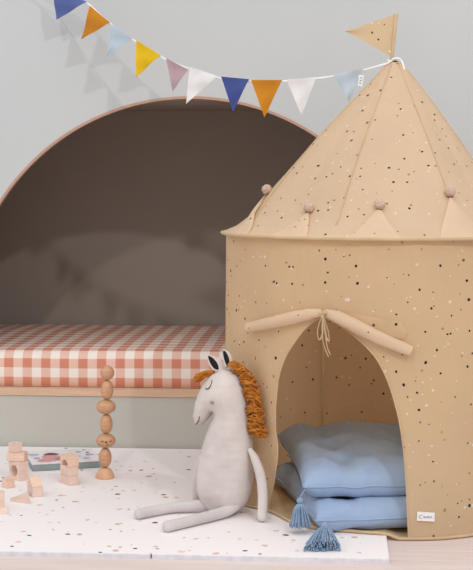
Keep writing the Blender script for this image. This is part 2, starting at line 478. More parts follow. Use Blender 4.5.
mb.f.append([2 * nP + i for i in range(nP)]); mb.mi.append(k)
tag(mb.build('play_mat'), 'large white foam play mat speckled with terrazzo chips on the floor', 'play mat')

def ground(x, y):
    """what lies under a point: the mat or the bare floor, with a soft step at the mat edge"""
    t = max(0, min(1, (mx_r + 0.03 - x) / 0.03)); s = max(0, min(1, (y - my_f + 0.03) / 0.03))
    return MT * t * s

# ------------------------------------------------------------------ play tent
TD = 3.859
TLAT = (388 - CX) * TD / F
TC = loc(TLAT, TD, 0); R0 = 0.4602
ZE = CH - (232.5 - HY) * TD / F      # eave height
def tdir(phi): return RGT * math.sin(phi) + TOC * math.cos(phi)
def wall_r(phi, z):
    r = R0
    t = max(0, 1 - z / 0.42)
    r -= 0.045 * t * math.exp(-((phi + 0.98) / 0.30) ** 2)
    top = z / ZE
    r += 0.005 * math.sin(phi * 9 + 0.6) * (0.3 + 0.7 * (1 - top))
    r += 0.010 * noise.noise(Vector((phi * 3.2, z * 1.3, 2.0))) + 0.003 * noise.noise(Vector((phi * 10, z * 4, 5.0)))
    r -= 0.006 * math.exp(-((phi - 0.62) / 0.02) ** 2) * (1 - top * .4)
    return r
def wall_p(phi, z, off=0.0):
    d = tdir(phi); p = TC + d * (wall_r(phi, z) + off)
    g = ground(p.x, p.y) + 0.003
    return Vector((p.x, p.y, z + g * max(0, 1 - z / 0.25)))
def cyl(px, py, R=R0):
    """angle and height where a sight line meets the (dented) tent wall, off = R - R0 in front of it"""
    off = R - R0; rr_ = R; r = ray(px, py); o = CAM - TC
    for _ in range(12):
        a = r.x ** 2 + r.y ** 2; b = 2 * (o.x * r.x + o.y * r.y); c = o.x ** 2 + o.y ** 2 - rr_ * rr_
        disc = max(0, b * b - 4 * a * c)
        t = (-b - math.sqrt(disc)) / (2 * a); p = CAM + r * t; q = p - TC
        ph = math.atan2(q.dot(RGT), q.dot(TOC))
        rr_ = rr_ * 0.4 + 0.6 * (wall_r(ph, max(0, p.z)) + off)
    return ph, p.z
tent = tag(empty('play_tent', TC), 'sand coloured terrazzo print castle play tent with pennant and rolled door beside the bed', 'play tent')

lpx = [(270, 505), (275, 481), (278, 454), (276, 430), (276, 405), (279, 378), (286, 357), (295, 342), (308, 326), (323, 317.5), (340, 325), (356, 337), (368, 348.5), (378, 361), (387, 379), (394, 400), (400, 425), (404, 455), (406.5, 490), (408, 525)]
op = [cyl(*p) for p in lpx]
op = [(cyl(268, 517)[0], 0.0)] + op + [(cyl(408.5, 540)[0], 0.0)]
op = [tuple(p)[:2] for p in crom([Vector((a, b, 0)) for a, b in op], 5)]
H_ = ZE + 0.004
step_ = 0.026
S = R0
def edge(a, b, n): return [(a[0] + (b[0] - a[0]) * k / n, a[1] + (b[1] - a[1]) * k / n) for k in range(n)]
A0 = (-PI * S, 0); A1 = (op[0][0] * S, 0)
poly = edge(A0, A1, 36) + [(a * S, b) for a, b in op[:-1]]
B0 = (op[-1][0] * S, 0); B1 = (PI * S, 0)
poly += edge(B0, B1, 48) + edge(B1, (PI * S, H_), 26) + edge((PI * S, H_), (-PI * S, H_), 110) + edge((-PI * S, H_), A0, 26)
vv, ff = cdt(poly, step_)
mb = MB()
mb.add([wall_p(p.x / S, p.y) for p in vv], [list(f) for f in ff], None, [(p.x + 3, p.y) for p in vv])
mb.build('tent_wall', M['tent'], tent, True)
# hem round the door
mb = MB(); mb.tube([wall_p(a, b, 0.001) for a, b in op], 0.002, 6); mb.build('door_hem', M['tentplain'], tent, True)
# ground sheet and bottom piping
mb = MB(); vs = [(TC.x, TC.y, ground(TC.x, TC.y) + 0.0035)]; fs = []; NA, NR = 96, 12
for j in range(1, NR + 1):
    for i in range(NA):
        a = 2 * PI * i / NA - PI; p = TC + tdir(a) * (wall_r(a, 0) * j / NR)
        vs.append((p.x, p.y, ground(p.x, p.y) + 0.0035))
for i in range(NA): fs.append([0, 1 + i, 1 + (i + 1) % NA])
for j in range(NR - 1):
    for i in range(NA): fs.append([1 + j * NA + i, 1 + (j + 1) * NA + i, 1 + (j + 1) * NA + (i + 1) % NA, 1 + j * NA + (i + 1) % NA])
mb.add(vs, fs); mb.build('ground_sheet', M['tentplain'], tent, True)
mb = MB(); ring = [wall_p(2 * PI * i / 120 - PI, 0.001, 0.001) for i in range(121)]
mb.tube([p + Vector((0, 0, 0.001)) for p in ring], 0.0042, 6); mb.build('bottom_piping', M['tentplain'], tent, True)

# roof
APZ = CH - (60 - HY) * TD / F
lean = RGT * (7 * TD / F)
rprof = [(0.0, 0.474), (0.008, 0.462), (0.02, 0.435), (0.045, 0.405), (0.079, 0.378), (0.115, 0.352), (0.152, 0.322), (0.20, 0.281), (0.27, 0.222), (0.34, 0.155), (0.42, 0.079), (0.47, 0.034), (APZ - ZE, 0.007)]
def rint(h):
    for (h0, r0), (h1, r1) in zip(rprof, rprof[1:]):
        if h <= h1: return r0 + (r1 - r0) * (h - h0) / (h1 - h0)
    return rprof[-1][1]
SEAMS = [math.radians(a) for a in (-70, -25, 20, 65, 110, 155, -160, -115)]
HT = APZ - ZE
def roof_p(phi, h, off=0.0):
    t = h / HT; r = rint(h)
    ds = min(abs((phi - s + PI) % (2 * PI) - PI) for s in SEAMS) / math.radians(21.5)
    r -= 0.035 * r / 0.47 * min(1, ds) ** 0.8 * math.sin(PI * min(1, t * 1.1 + .02)) * 0.9
    r *= 1 - 0.14 * max(0, math.sin(phi)) * math.sin(PI * min(1, max(0, t))) ** 0.8
    r *= 1 + 0.03 * max(0, -math.sin(phi)) * math.sin(PI * min(1, max(0, t)))
    r += 0.004 * noise.noise(Vector((phi * 4, h * 5, 9))) * min(1, r / 0.1)
    return TC + tdir(phi) * (r + off) + Vector((0, 0, ZE + h)) + lean * t
mb = MB(); vs = []; uvs = []; fs = []; NA = 128; NH = 40
sl = math.hypot(0.47, HT)
for j in range(NH + 1):
    h = HT * (j / NH) ** 1.25
    for i in range(NA + 1):
        a = 2 * PI * i / NA - PI; vs.append(roof_p(a, h))
        ll = sl * (1 - h / HT); uvs.append((ll * math.cos(a * 0.68) + 9, ll * math.sin(a * 0.68) + 4))
for j in range(NH):
    for i in range(NA):
        q = j * (NA + 1) + i; fs.append([q, q + 1, q + NA + 2, q + NA + 1])
mb.add(vs, fs, None, uvs); mb.build('tent_roof', M['tentroof'], tent, True)
mb = MB()
for s_ in SEAMS[:4]: mb.tube([roof_p(s_, HT * k / 30, 0.0006) for k in range(2, 30)], 0.0018, 6)
mb.build('roof_seam', M['tentplain'], tent, True)
mb = MB(); mb.tube([roof_p(2 * PI * i / 120 - PI, 0.0, 0.001) for i in range(121)], 0.0045, 8); mb.build('eave_piping', M['tentplain'], tent, True)
# crown spikes with pompoms
def rpx(a, h):
    q = roof_p(a, h) - CAM; return q.dot(RGT) / q.dot(FWD) * F + CX
def rsolve(px, h): return min((math.radians(q * 0.25) for q in range(-330, 331)), key=lambda a: abs(rpx(a, h) - px) + 0.3 * abs(a))
for bl_, br_, tip, pm in ((231, 249, 0.116, (268.5, 190)), (273, 308, 0.070, (310.5, 208)), (349.5, 400, 0.080, (379.5, 202.5)), (439.5, 492, 0.112, (448.5, 192.5))):
    aL, aR, best = rsolve(bl_, 0.004), rsolve(br_, 0.004), rsolve(pm[0], tip); phi_d = bl_ * 0.1
    spike = MB(); vs = []; uvs = []; fs = []; NS = 10; NK = 8
    for j in range(NS + 1):
        t = j / NS
        for i in range(NK + 1):
            k = i / NK * 2 - 1
            a = (aL + (aR - aL) * i / NK) * (1 - t) + best * t
            vs.append(roof_p(a, 0.004 + (tip - 0.004) * t, 0.006 + 0.010 * math.sin(PI * t) * (1 - k * k * .5))); uvs.append((a * 0.4 + 20 + phi_d, t * 0.15))
    for j in range(NS):
        for i in range(NK):
            q = j * (NK + 1) + i; fs.append([q, q + 1, q + NK + 2, q + NK + 1])
    spike.add(vs, fs, None, uvs); so = spike.build('roof_spike', M['tentflap'], tent, True)
    pc = roof_p(best, tip + 0.004, 0.012)
    pmb = MB()
    bm = bmesh.new(); bmesh.ops.create_icosphere(bm, subdivisions=4, radius=0.0135)
    for v in bm.verts:
        d = v.co.normalized(); v.co *= 1 + 0.32 * noise.noise(d * 6 + Vector((phi_d, 0, 0))) + 0.05 * noise.noise(d * 22)
    pmb.bm(bm, M['pom'], lambda p: p + pc + Vector((0, 0, 0.003)))
    pmb.lathe([(0.0065, -0.003), (0.008, 0.0), (0.0065, 0.004)], pc - Vector((0, 0, 0.010)), 14, M['pomdark'])
    pmb.build('pompom', None, so, True)
# pennant on the top
pd = TD - 0.006
top0, top1 = atd(391.6, 60, pd), atd(396.2, 14, pd)
pen = MB(); vs = []; fs = []; uvs = []; n1, n2 = 14, 10
A, B, C = atd(392.4, 57.5, pd), atd(395.4, 14.5, pd), atd(345.6, 30.8, pd)
for i in range(n1 + 1):
    t = i / n1
    for j in range(n2 + 1):
        s_ = j / n2
        p = (A + (B - A) * s_) * (1 - t) + C * t
        w = 0.006 * math.sin(t * 5) * t + 0.004 * math.sin(s_ * 6 + t * 4) * t
        vs.append(p + TOC * w); uvs.append((30 + t * 0.14, s_ * 0.13 * (1 - t) + t * .06))
for i in range(n1):
    for j in range(n2):
        q = i * (n2 + 1) + j; fs.append([q, q + 1, q + n2 + 2, q + n2 + 1])
pen.add(vs, fs, None, uvs)
penn = pen.build('pennant', M['tent'], tent, True)
mb = MB(); mb.tube([top0 - UP * 0.01, top0, top0.lerp(top1, .5), top1], [0.004, 0.005, 0.0058, 0.0062], 10); mb.build('pennant_sleeve', M['tentplain'], penn, True)

# rolled-up door halves
def roll(name, px, rads):
    pts = []
    for (x, y) in px:
        a, z = cyl(x, y, R0 + 0.012); pts.append(wall_p(a, z, 0.012))
    path = crom(pts, 8); nn = len(path); rr_ = []
    for i in range(nn):
        t = i / (nn - 1) * (len(rads) - 1); k = min(int(t), len(rads) - 2)
        rr_.append((rads[k] + (rads[k + 1] - rads[k]) * (t - k)) * (1 + 0.08 * noise.noise(Vector((i * 0.5, 0, 0)))))
    mb = MB()
    # spiral section so that the rolled layers show at the end
    seg = 22; vs = []; fs = []; uvs = []
    for i, p in enumerate(path):
        t = (path[min(i + 1, nn - 1)] - path[max(i - 1, 0)]).normalized()
        a = (UP - t * UP.dot(t)).normalized(); b = t.cross(a)
        for k in range(seg):
            th = 2 * PI * k / seg; q = rr_[i] * (1 + 0.05 * math.sin(3 * th + i * 0.25))
            vs.append(p + a * (math.cos(th) * q) + b * (math.sin(th) * q)); uvs.append((i * 0.012 + 40, k * 0.005))
    for i in range(nn - 1):
        for k in range(seg):
            k2 = (k + 1) % seg; fs.append([i * seg + k, i * seg + k2, (i + 1) * seg + k2, (i + 1) * seg + k])
    fs.append(list(range(seg))[::-1]); fs.append([(nn - 1) * seg + k for k in range(seg)])
    mb.add(vs, fs, None, uvs)
    return mb.build(name, M['tentflap'], tent, True, angle=60)
roll('door_roll', [(248.5, 327.5), (268, 323.5), (292, 317.5), (310, 314), (322, 313)], [0.0130, 0.0155, 0.0165, 0.014, 0.009])
roll('door_roll', [(325, 313), (338, 317.5), (358, 327), (382, 339), (411, 351.5)], [0.010, 0.0165, 0.0175, 0.0160, 0.0140])
# loose door cloth above the right roll
def patch(name, px, off, m, parent):
    ps = [cyl(x, y, R0 + off) for x, y in px]; pl = []
    for i in range(len(ps)): pl += edge((ps[i][0] * S, ps[i][1]), (ps[(i + 1) % len(ps)][0] * S, ps[(i + 1) % len(ps)][1]), 6)
    v_, f_ = cdt(pl, 0.012); mb = MB()
    mb.add([wall_p(p.x / S, p.y, off + 0.004 * noise.noise(Vector((p.x * 30, p.y * 30, 0)))) for p in v_], [list(f) for f in f_], None, [(p.x + 11, p.y) for p in v_])
    return mb.build(name, m, parent, True)
patch('door_flap', [(327, 310), (352, 313), (401, 322), (407, 333), (404, 340), (370, 330), (345, 318)], 0.004, M['tent'], tent)
patch('door_flap', [(318, 309.5), (290, 313), (262, 318.5), (258, 324), (290, 320)], 0.006, M['tentflap'], tent)
# bow
mb = MB()
def on(px, off): return [wall_p(*cyl(x, y, R0 + off), off) for x, y in px]
for path in ([(322, 317), (319, 324), (317.5, 333), (319.5, 340), (322.5, 334), (323, 318)],
             [(323, 317), (326, 324), (328.5, 333), (329, 341), (326, 336), (323.5, 318)],
             [(322.5, 317), (322, 330), (323.5, 344), (328.5, 357)],
             [(323, 317), (325, 332), (327, 346), (330.5, 355)]):
    mb.tube(crom(on(path, 0.032), 5), 0.0026, 6, None, True, 0.45, RGT)
for kx, ky in ((321, 313), (322.5, 316), (324.5, 312.5)):
    bm = bmesh.new(); bmesh.ops.create_icosphere(bm, subdivisions=2, radius=0.006)
    c_ = wall_p(*cyl(kx, ky, R0 + .026), 0.026); mb.bm(bm, None, lambda p, c_=c_: p + c_)
mb.build('tie_bow', M['tentplain'], tent, True)
# seam on the inside of the back wall
bl = (322.5 - CX) * 4.28 / F - TLAT; bphi = PI - math.asin(bl / R0)
mb = MB(); mb.tube([wall_p(bphi, 0.02 + (ZE - 0.04) * k / 20, -0.007) for k in range(21)], 0.0036, 6); mb.build('wall_seam', M['tentseam'], tent, True)
# sewn label
mb = MB(); q = [cyl(*p) for p in ((417, 512.2), (434.3, 513.4), (434, 522.2), (416.5, 521.2))]
cs = [wall_p(a, z, 0.0045) for a, z in q]
mb.add(cs + [p - TOC * 0.003 for p in cs], [[0, 1, 2, 3], [0, 4, 5, 1], [1, 5, 6, 2], [2, 6, 7, 3], [3, 7, 4, 0]], M['label'])
def lab(u, v): return (cs[0] + (cs[1] - cs[0]) * u) * (1 - v) + (cs[3] + (cs[2] - cs[3]) * u) * v + TOC * 0.0008
def inkq(u0, u1, v0, v1): mb.add([lab(u0, v0), lab(u1, v0), lab(u1, v1), lab(u0, v1)], [[0, 1, 2, 3]], M['ink'])
rl = random.Random(5)
inkq(0.12, 0.16, 0.38, 0.66); inkq(0.16, 0.30, 0.66, 0.72); inkq(0.16, 0.30, 0.30, 0.36); inkq(0.30, 0.33, 0.34, 0.42)
u = 0.36
while u < 0.86:
    w_ = rl.uniform(0.02, 0.05); h0 = rl.uniform(0.36, 0.46); inkq(u, u + w_, h0, rl.uniform(0.58, 0.68)); u += w_ + 0.022
lo = mb.build('fabric_label', None, tent); lo['label'] = 'small white sewn label with tiny grey blue print'

# ------------------------------------------------------------------ cushions
def cushion(name, label, FLc, FRc, BLc, BRc, zc, T, seed, tassel_fn):
    base = loc((FLc[0] + BRc[0]) / 2, (FLc[1] + BRc[1]) / 2, zc - T)
    root = tag(empty(name, base), label, 'cushion', 'floor cushions stacked in the tent')
    NU = 56
    def pt(u, v, sgn):
        a, b = (u + 1) / 2, (v + 1) / 2
        # rounded corners that keep a small ear
        def cv(w): return w
        lat = (FLc[0] * (1 - a) + FRc[0] * a) * (1 - b) + (BLc[0] * (1 - a) + BRc[0] * a) * b
        dep = (FLc[1] * (1 - a) + FRc[1] * a) * (1 - b) + (BLc[1] * (1 - a) + BRc[1] * a) * b
        # sides pull in slightly between the corners
        dep += (0.012 * (1 - u * u)) * (-v) * -1 * abs(v) ** 3 * 0.8
        lat += (0.012 * (1 - v * v)) * (-u) * abs(u) ** 3
        e = max(0.0, (1 - abs(u) ** 8)) ** 0.5 * max(0.0, (1 - abs(v) ** 12)) ** 0.5
        dm = 0
        for tu in (-0.5, 0.5):
            for tv in (-0.5, 0.05, 0.55):
                d2 = (u - tu) ** 2 + (v - tv) ** 2
                dm += 0.55 * math.exp(-d2 / 0.035)
                dm += 0.07 * math.exp(-((u - tu) ** 2) / 0.02) + 0.05 * math.exp(-((v - tv) ** 2) / 0.012)
        t = T * e * (1 - min(0.8, dm * 0.75))
        lo_z, hi_z = (0.0175, 0.0915) if zc < 0.08 else (0.0922, 1.0)
        nz = noise.noise(Vector((u * 3.0 + seed, v * 3.0, 1.5))) * 0.008 + noise.noise(Vector((u * 9 + seed, v * 4, 4.5))) * 0.0045
        gather = 0.0022 * math.sin(u * 34 + 2 * math.sin(u * 9)) * max(0, abs(v) - 0.8) * 5 * math.sqrt(max(0, 1 - v * v)) * 1.6
        t += gather
        ez = 0.004 * noise.noise(Vector((u * 4 + seed, v * 4, 7)))
        if sgn < 0: t *= 0.92
        return loc(lat, dep, min(hi_z, max(lo_z, zc + (0.014 * b if zc > 0.08 else 0) + ez + sgn * t + (nz * e if sgn > 0 else nz * e * .4))))
    mb = MB(); vs = []; fs = []
    def q(k): w = (k / NU) * 2 - 1; return math.copysign(abs(math.sin(w * PI / 2)), w) if False else math.sin(w * PI / 2)
    idx = {}
    for sgn in (1, -1):
        for i in range(NU + 1):
            for j in range(NU + 1):
                u, v = q(i), q(j); bd = i in (0, NU) or j in (0, NU)
                if bd and sgn < 0: idx[(sgn, i, j)] = idx[(1, i, j)]; continue
                idx[(sgn, i, j)] = len(vs); vs.append(pt(u, v, sgn))
        for i in range(NU):
            for j in range(NU):
                f = [idx[(sgn, i, j)], idx[(sgn, i + 1, j)], idx[(sgn, i + 1, j + 1)], idx[(sgn, i, j + 1)]]
                fs.append(f if sgn > 0 else f[::-1])
    mb.add(vs, fs); body = mb.build('cushion_cover', M['blue'], root, True)
    mb = MB(); ring = [pt(q(i), -1, 1) for i in range(NU)] + [pt(1, q(j), 1) for j in range(NU)] + [pt(q(i), 1, 1) for i in range(NU, 0, -1)] + [pt(-1, q(j), 1) for j in range(NU, -1, -1)]
    mb.tube(ring, 0.0028, 6); mb.build('seam_piping', M['blue'], body, True)
    tassel_fn(root)
    return root
def tassel(root, a, b, w, flat=None, n=70):
    """yarn tassel from the knot a to the tips round b, w = half spread"""
    ax = (b - a); Lh = ax.length; d = ax.normalized()
    s1 = d.orthogonal().normalized() if flat is None else flat.normalized(); s2 = d.cross(s1).normalized()
    rnd = random.Random(int(Lh * 1e5)); mb = MB()
    bm = bmesh.new(); bmesh.ops.create_icosphere(bm, subdivisions=3, radius=0.0085)
    hc = a + d * 0.008
    mb.bm(bm, None, lambda p: p + hc)
    mb.lathe([(0.0065, -0.002), (0.0085, 0.0), (0.0085, 0.004), (0.0065, 0.006)], a + d * 0.018, 14, None, d)
    for k in range(n):
        th = rnd.uniform(0, 2 * PI); rr_ = math.sqrt(rnd.uniform(0.05, 1))
        o1 = s1 * math.cos(th) * rr_; o2 = s2 * math.sin(th) * rr_ * (0.45 if flat is not None else 1)
        e = a + d * Lh * rnd.uniform(0.88, 1.02) + (o1 + o2) * w
        m1 = a + d * (Lh * 0.5) + (o1 + o2) * w * 0.62
        p0 = a + d * 0.016 + (o1 + o2) * 0.006
        def fl(p): 
            p = p.copy(); p.z = max(p.z, MT + 0.002 + rnd.uniform(0, .002)); return p
        mb.tube(crom([p0, p0.lerp(m1, .5) + (o1 + o2) * 0.003, fl(m1), fl(e)], 3), [0.0014] * 9 + [0.0016], 5)
    mb.build('tassel', M['tassel'], root, True)
def cord(root, p, q):
    mb = MB(); mb.tube([p, p.lerp(q, .5) - UP * .002, q], 0.002, 6); mb.build('tassel_cord', M['tassel'], root, True)
def tas_low(root):
    a = loc((324.5 - CX) * 3.37 / F, 3.37, CH - (524 - HY) * 3.37 / F)
    b = atz(322.5, 549, MT + 0.008)
    cord(root, loc(0.203, 3.405, 0.047), a); tassel(root, a, b, 0.046, RGT, 120)
def tas_top(root):
    a = atd(299.8, 497.5, 3.425); b = atd(300.5, 527.5, 3.415)
    cord(root, loc(0.175, 3.452, 0.118), a); tassel(root, a, b, 0.028, None, 90)
cushion('floor_cushion', 'blue linen cushion on the tent floor, underneath the other, tassel lying on the mat', (0.200, 3.40), (0.60, 3.475), (0.10, 3.95), (0.52, 4.08), 0.049, 0.046, 1.0, tas_low)
cushion('floor_cushion', 'blue linen cushion lying on top of the lower one, with a tassel hanging down', (0.172, 3.452), (0.60, 3.50), (0.125, 4.08), (0.57, 4.12), 0.122, 0.052, 6.0, tas_top)

# ------------------------------------------------------------------ bunting
def edepth(x):
    t = (x - 70) / 325.0
    return 0.13 + 0.52 * max(0, t) ** 0.85 if t > 0 else 0.13 + 0.25 * t
def bp(x, y): return aty(x, y, -edepth(x) if x < 394 else -(TC.y * -1) )
def bq(x, y): return aty(x, y, -edepth(x))
garl = tag(empty('bunting_garland', bq(200, 72)), 'string of colourful fabric triangle flags tied to the tent tip across the wall', 'bunting')
flags = [('blue', (52, -13), (86.5, 1.5), (56.5, 20)), ('orange', (89.5, 5.5), (110, 22.5), (81.5, 39)), ('pale', (112.5, 24), (132.5, 38.5), (106.5, 56.5)),
         ('yellow', (136, 40), (160.5, 55), (136, 77.5)), ('mauve', (166, 58), (188, 69.5), (172.5, 91.5)), ('white', (189.5, 66.5), (217.5, 76), (186, 104)),
         ('navy', (221, 76.5), (249, 79), (233, 112)), ('orange', (251, 80), (282, 80), (264.5, 117.5)), ('white', (286.5, 79.5), (316.5, 77), (301.5, 115.5)), ('sky', (333, 74.5), (363.5, 68.5), (349, 103))]
cname = {'blue': 'mid blue flag', 'orange': 'ochre orange flag', 'pale': 'pale blue flag', 'yellow': 'bright yellow flag', 'mauve': 'dusty mauve flag', 'white': 'white flag', 'navy': 'dark blue flag', 'sky': 'pale sky blue flag with a small white tag'}
for ci, a, b, c in flags:
    mb = MB(); vs = []; fs = []; n1, n2 = 12, 10
    a_, b_, c_ = bq(*a), bq(*b), bq(*c)
    ph = a[0] * 0.37
    for i in range(n1 + 1):
        t = i / n1
        for j in range(n2 + 1):
            s_ = j / n2
            p = (a_ + (b_ - a_) * s_) * (1 - t) + c_ * t
            w = 0.006 * math.sin(s_ * 5 + ph) * (1 - t) * t * 2 + 0.004 * math.sin(t * 9 + ph + s_ * 2)
            vs.append(p + Vector((0, w, 0)))
    for i in range(n1):
        for j in range(n2):
            q = i * (n2 + 1) + j; fs.append([q, q + 1, q + n2 + 2, q + n2 + 1])
    nv = len(vs); th = Vector((0, 0.0022, 0))
    mb.add(vs + [p + th for p in vs], fs + [[i + nv for i in f][::-1] for f in fs])
    fo = mb.build('flag', M['flag_' + ci], garl, True); fo['label'] = cname[ci]
    # folded tape over the top edge of the flag
    if ci == 'sky':
        mb = MB(); k = [bq(359, 75), bq(364, 75.6), bq(362, 86.6), bq(357.6, 85.6)]
        k = [p - Vector((0, 0.006, 0)) for p in k]
        mb.add(k + [p + Vector((0, .001, 0)) for p in k], [[0, 1, 2, 3], [7, 6, 5, 4], [0, 4, 5, 1], [1, 5, 6, 2], [2, 6, 7, 3], [3, 7, 4, 0]], M['label'])
        for v0 in (0.2, 0.45, 0.7):
            l_ = lambda u, v: (k[0] + (k[1] - k[0]) * u) * (1 - v) + (k[3] + (k[2] - k[3]) * u) * v - Vector((0, .0006, 0))
            mb.add([l_(.3, v0), l_(.7, v0), l_(.7, v0 + .1), l_(.3, v0 + .1)], [[0, 1, 2, 3]], M['ink'])
        mb.build('tag', None, fo)
mb = MB()
spx = [(20, -30), (52, -13.5), (70, -6), (87, 2), (99, 13), (111, 23), (122, 31), (134, 39.3), (148, 47.5), (163, 56.7), (177, 63), (189, 67.5), (203, 72), (219, 76.5), (235, 78), (250, 79.8), (266, 80.2), (284, 79.7), (301, 78.2), (317, 77), (333, 74.7), (348, 71.8), (364, 68.5), (378, 64.5), (388, 61.5)]
path = crom([bq(x, y + 1.2) + Vector((0, 0.011, 0)) for x, y in spx] + [atd(391, 60.5, TD - 0.02)], 4)
mb.tube(path, 0.0032, 7, None, True, 0.5, Vector((0, 1, 0)))
# knot round the pole tip and loose end
loopc = atd(392, 60.5, TD)
mb.tube([loopc + (RGT * math.cos(a) + TOC * math.sin(a)) * 0.011 + UP * 0.003 * math.sin(2 * a) for a in [2 * PI * k / 20 for k in range(26)]], 0.0032, 6)
mb.tube(crom([atd(392, 59.5, TD - 0.014), atd(398, 58.2, TD - 0.016), atd(402, 62, TD - 0.016), atd(404.5, 70, TD - 0.03)], 6), 0.0026, 6)
mb.build('tape', M['string'], garl, True)['label'] = 'white tape'

# ------------------------------------------------------------------ plush horse
horse = tag(empty('plush_horse', atz(223, 514, MT)), 'grey linen plush horse with ochre yarn mane sitting on the mat against the tent', 'soft toy')
outl = [(217.5, 369.6), (223, 367), (229, 367.2), (235, 370), (241, 374.5), (246, 384), (249, 397), (250.8, 417), (252.5, 440), (253.4, 460), (253.2, 478), (251, 492), (246, 504), (238, 511.5), (229, 514.3), (220, 513.5), (211, 510), (203.5, 503.5), (198.5, 495), (196.3, 484), (197, 470), (200, 455), (204, 440), (208.5, 427), (212.5, 417.5), (214.2, 412.2), (212.5, 413.4), (209.5, 417.5), (205.5, 421.8), (201, 424.8), (197, 424), (194.3, 419.5), (193.7, 412), (195.6, 402), (198.6, 393), (202.4, 385), (207, 378), (212, 372.8)]
ol = [(p.x, p.y) for p in crom([Vector((x, y, 0)) for x, y in outl], 4, True)]
def hdepth(x): return 3.665 - 0.0009 * (x - 195)
HN = (TOC * 0.97 + RGT * -0.24).normalized()
RM = 26.0
def hth(x, y):
    d = min(RM, poly_dist((x, y), ol)); return math.sqrt(max(0, RM * RM - (RM - d) ** 2)) / F * 3.62
def hp(x, y, off=0.0, kf=0.95): return atd(x, y, hdepth(x)) + HN * (hth(x, y) * kf + off)
vv, ff = cdt(ol, 2.3)
mb = MB(); vs = []; fs = []; nb = len(ol); bset = {}
dd = [poly_dist((p.x, p.y), ol) for p in vv]
front = []; back = []
for p, d in zip(vv, dd):
    b0 = atd(p.x, p.y, hdepth(p.x)); edge_ = d < 0.02
    h = 0 if edge_ else hth(p.x, p.y)
    wr = 0 if edge_ else (0.0035 * noise.noise(Vector((p.x * 0.09, p.y * 0.05, 3))) + 0.0018 * noise.noise(Vector((p.x * 0.05, p.y * 0.25, 8)))) * min(1, d / 6)
    front.append(len(vs)); vs.append(b0 + HN * (h * 0.95 + wr))
    if edge_: back.append(front[-1])
    else: back.append(len(vs)); vs.append(b0 - HN * h * 0.55)
for f in ff:
    fs.append([front[i] for i in f]); fs.append([back[i] for i in f][::-1])
vs = [Vector((p.x, p.y, max(p.z, MT + 0.0012))) for p in vs]
mb.add(vs, fs); mb.build('body', M['linen'], horse, True)
# face: closed eye, smile, nostril, all stitched thread
mb = MB()
mb.tube(crom([hp(x, y, 0.0006) for x, y in ((216.3, 377.5), (216.2, 381), (214.6, 384.5), (212.2, 386.3), (209.8, 385.8))], 5), 0.0012, 6)
mb.build('closed_eye', M['thread'], horse, True)['label'] = 'stitched closed eye'
mb = MB(); mb.tube(crom([hp(x, y, 0.0006) for x, y in ((203.6, 414), (202.6, 418), (200.6, 421), (198.2, 423.2))], 5), 0.0013, 6)
mb.build('smile', M['thread'], horse, True)['label'] = 'stitched smile'
mb = MB(); mb.tube([hp(217.6 + 1.4 * math.cos(a), 399.6 + 1.4 * math.sin(a), 0.0004) for a in [2 * PI * k / 12 for k in range(13)]], 0.0009, 5); mb.build('cheek_seam', M['pomdark'], horse, True)
# ears: pale cloth with a black lining
def ear(outer, inner, d0):
    b = sum((Vector((x, y, 0)) for x, y in outer), Vector()) / len(outer)
    mb = MB(); o2 = [(p.x, p.y) for p in crom([Vector((x, y, 0)) for x, y in outer], 4, True)]
    v_, f_ = cdt(o2, 1.6); vs = []; fs = []
    for p in v_: vs.append(atd(p.x, p.y, d0 - 0.0))
    nv = len(vs)
    for p in v_: vs.append(atd(p.x, p.y, d0 + 0.003 + 0.0016 * min(4, poly_dist((p.x, p.y), o2))))
    for f in f_: fs.append(list(f)); fs.append([i + nv for i in f][::-1])
    m_ = len(o2)
    for i in range(m_): fs.append([i, (i + 1) % m_, nv + (i + 1) % m_, nv + i])
    mb.add(vs, fs); eo = mb.build('ear', M['linen'], horse, True, angle=50)
    mb = MB(); i2 = [(p.x, p.y) for p in crom([Vector((x, y, 0)) for x, y in inner], 4, True)]
    v_, f_ = cdt(i2, 1.6)
    mb.add([atd(p.x, p.y, d0 - 0.001 - 0.0003 * min(3, poly_dist((p.x, p.y), i2))) for p in v_], [list(f) for f in f_])
    lo_ = mb.build('ear_lining', M['black'], eo, True); lo_['label'] = 'black ear lining'
ear([(207.6, 355.4), (212.5, 355.6), (219, 358.2), (223.6, 363), (225, 368), (219, 371), (213.5, 370), (209, 364)], [(208.2, 356.2), (211.8, 357.3), (216, 361.4), (218.3, 366), (218.3, 369.6), (214, 368.4), (210, 362.6)], 3.622)
ear([(222.4, 350.6), (226, 350), (230, 353.2), (232, 360), (232, 368), (226.5, 369), (223.6, 361)], [(223, 351.6), (225.4, 351.4), (228.4, 356.5), (229.4, 362), (227.6, 366.4), (224.4, 360)], 3.605)
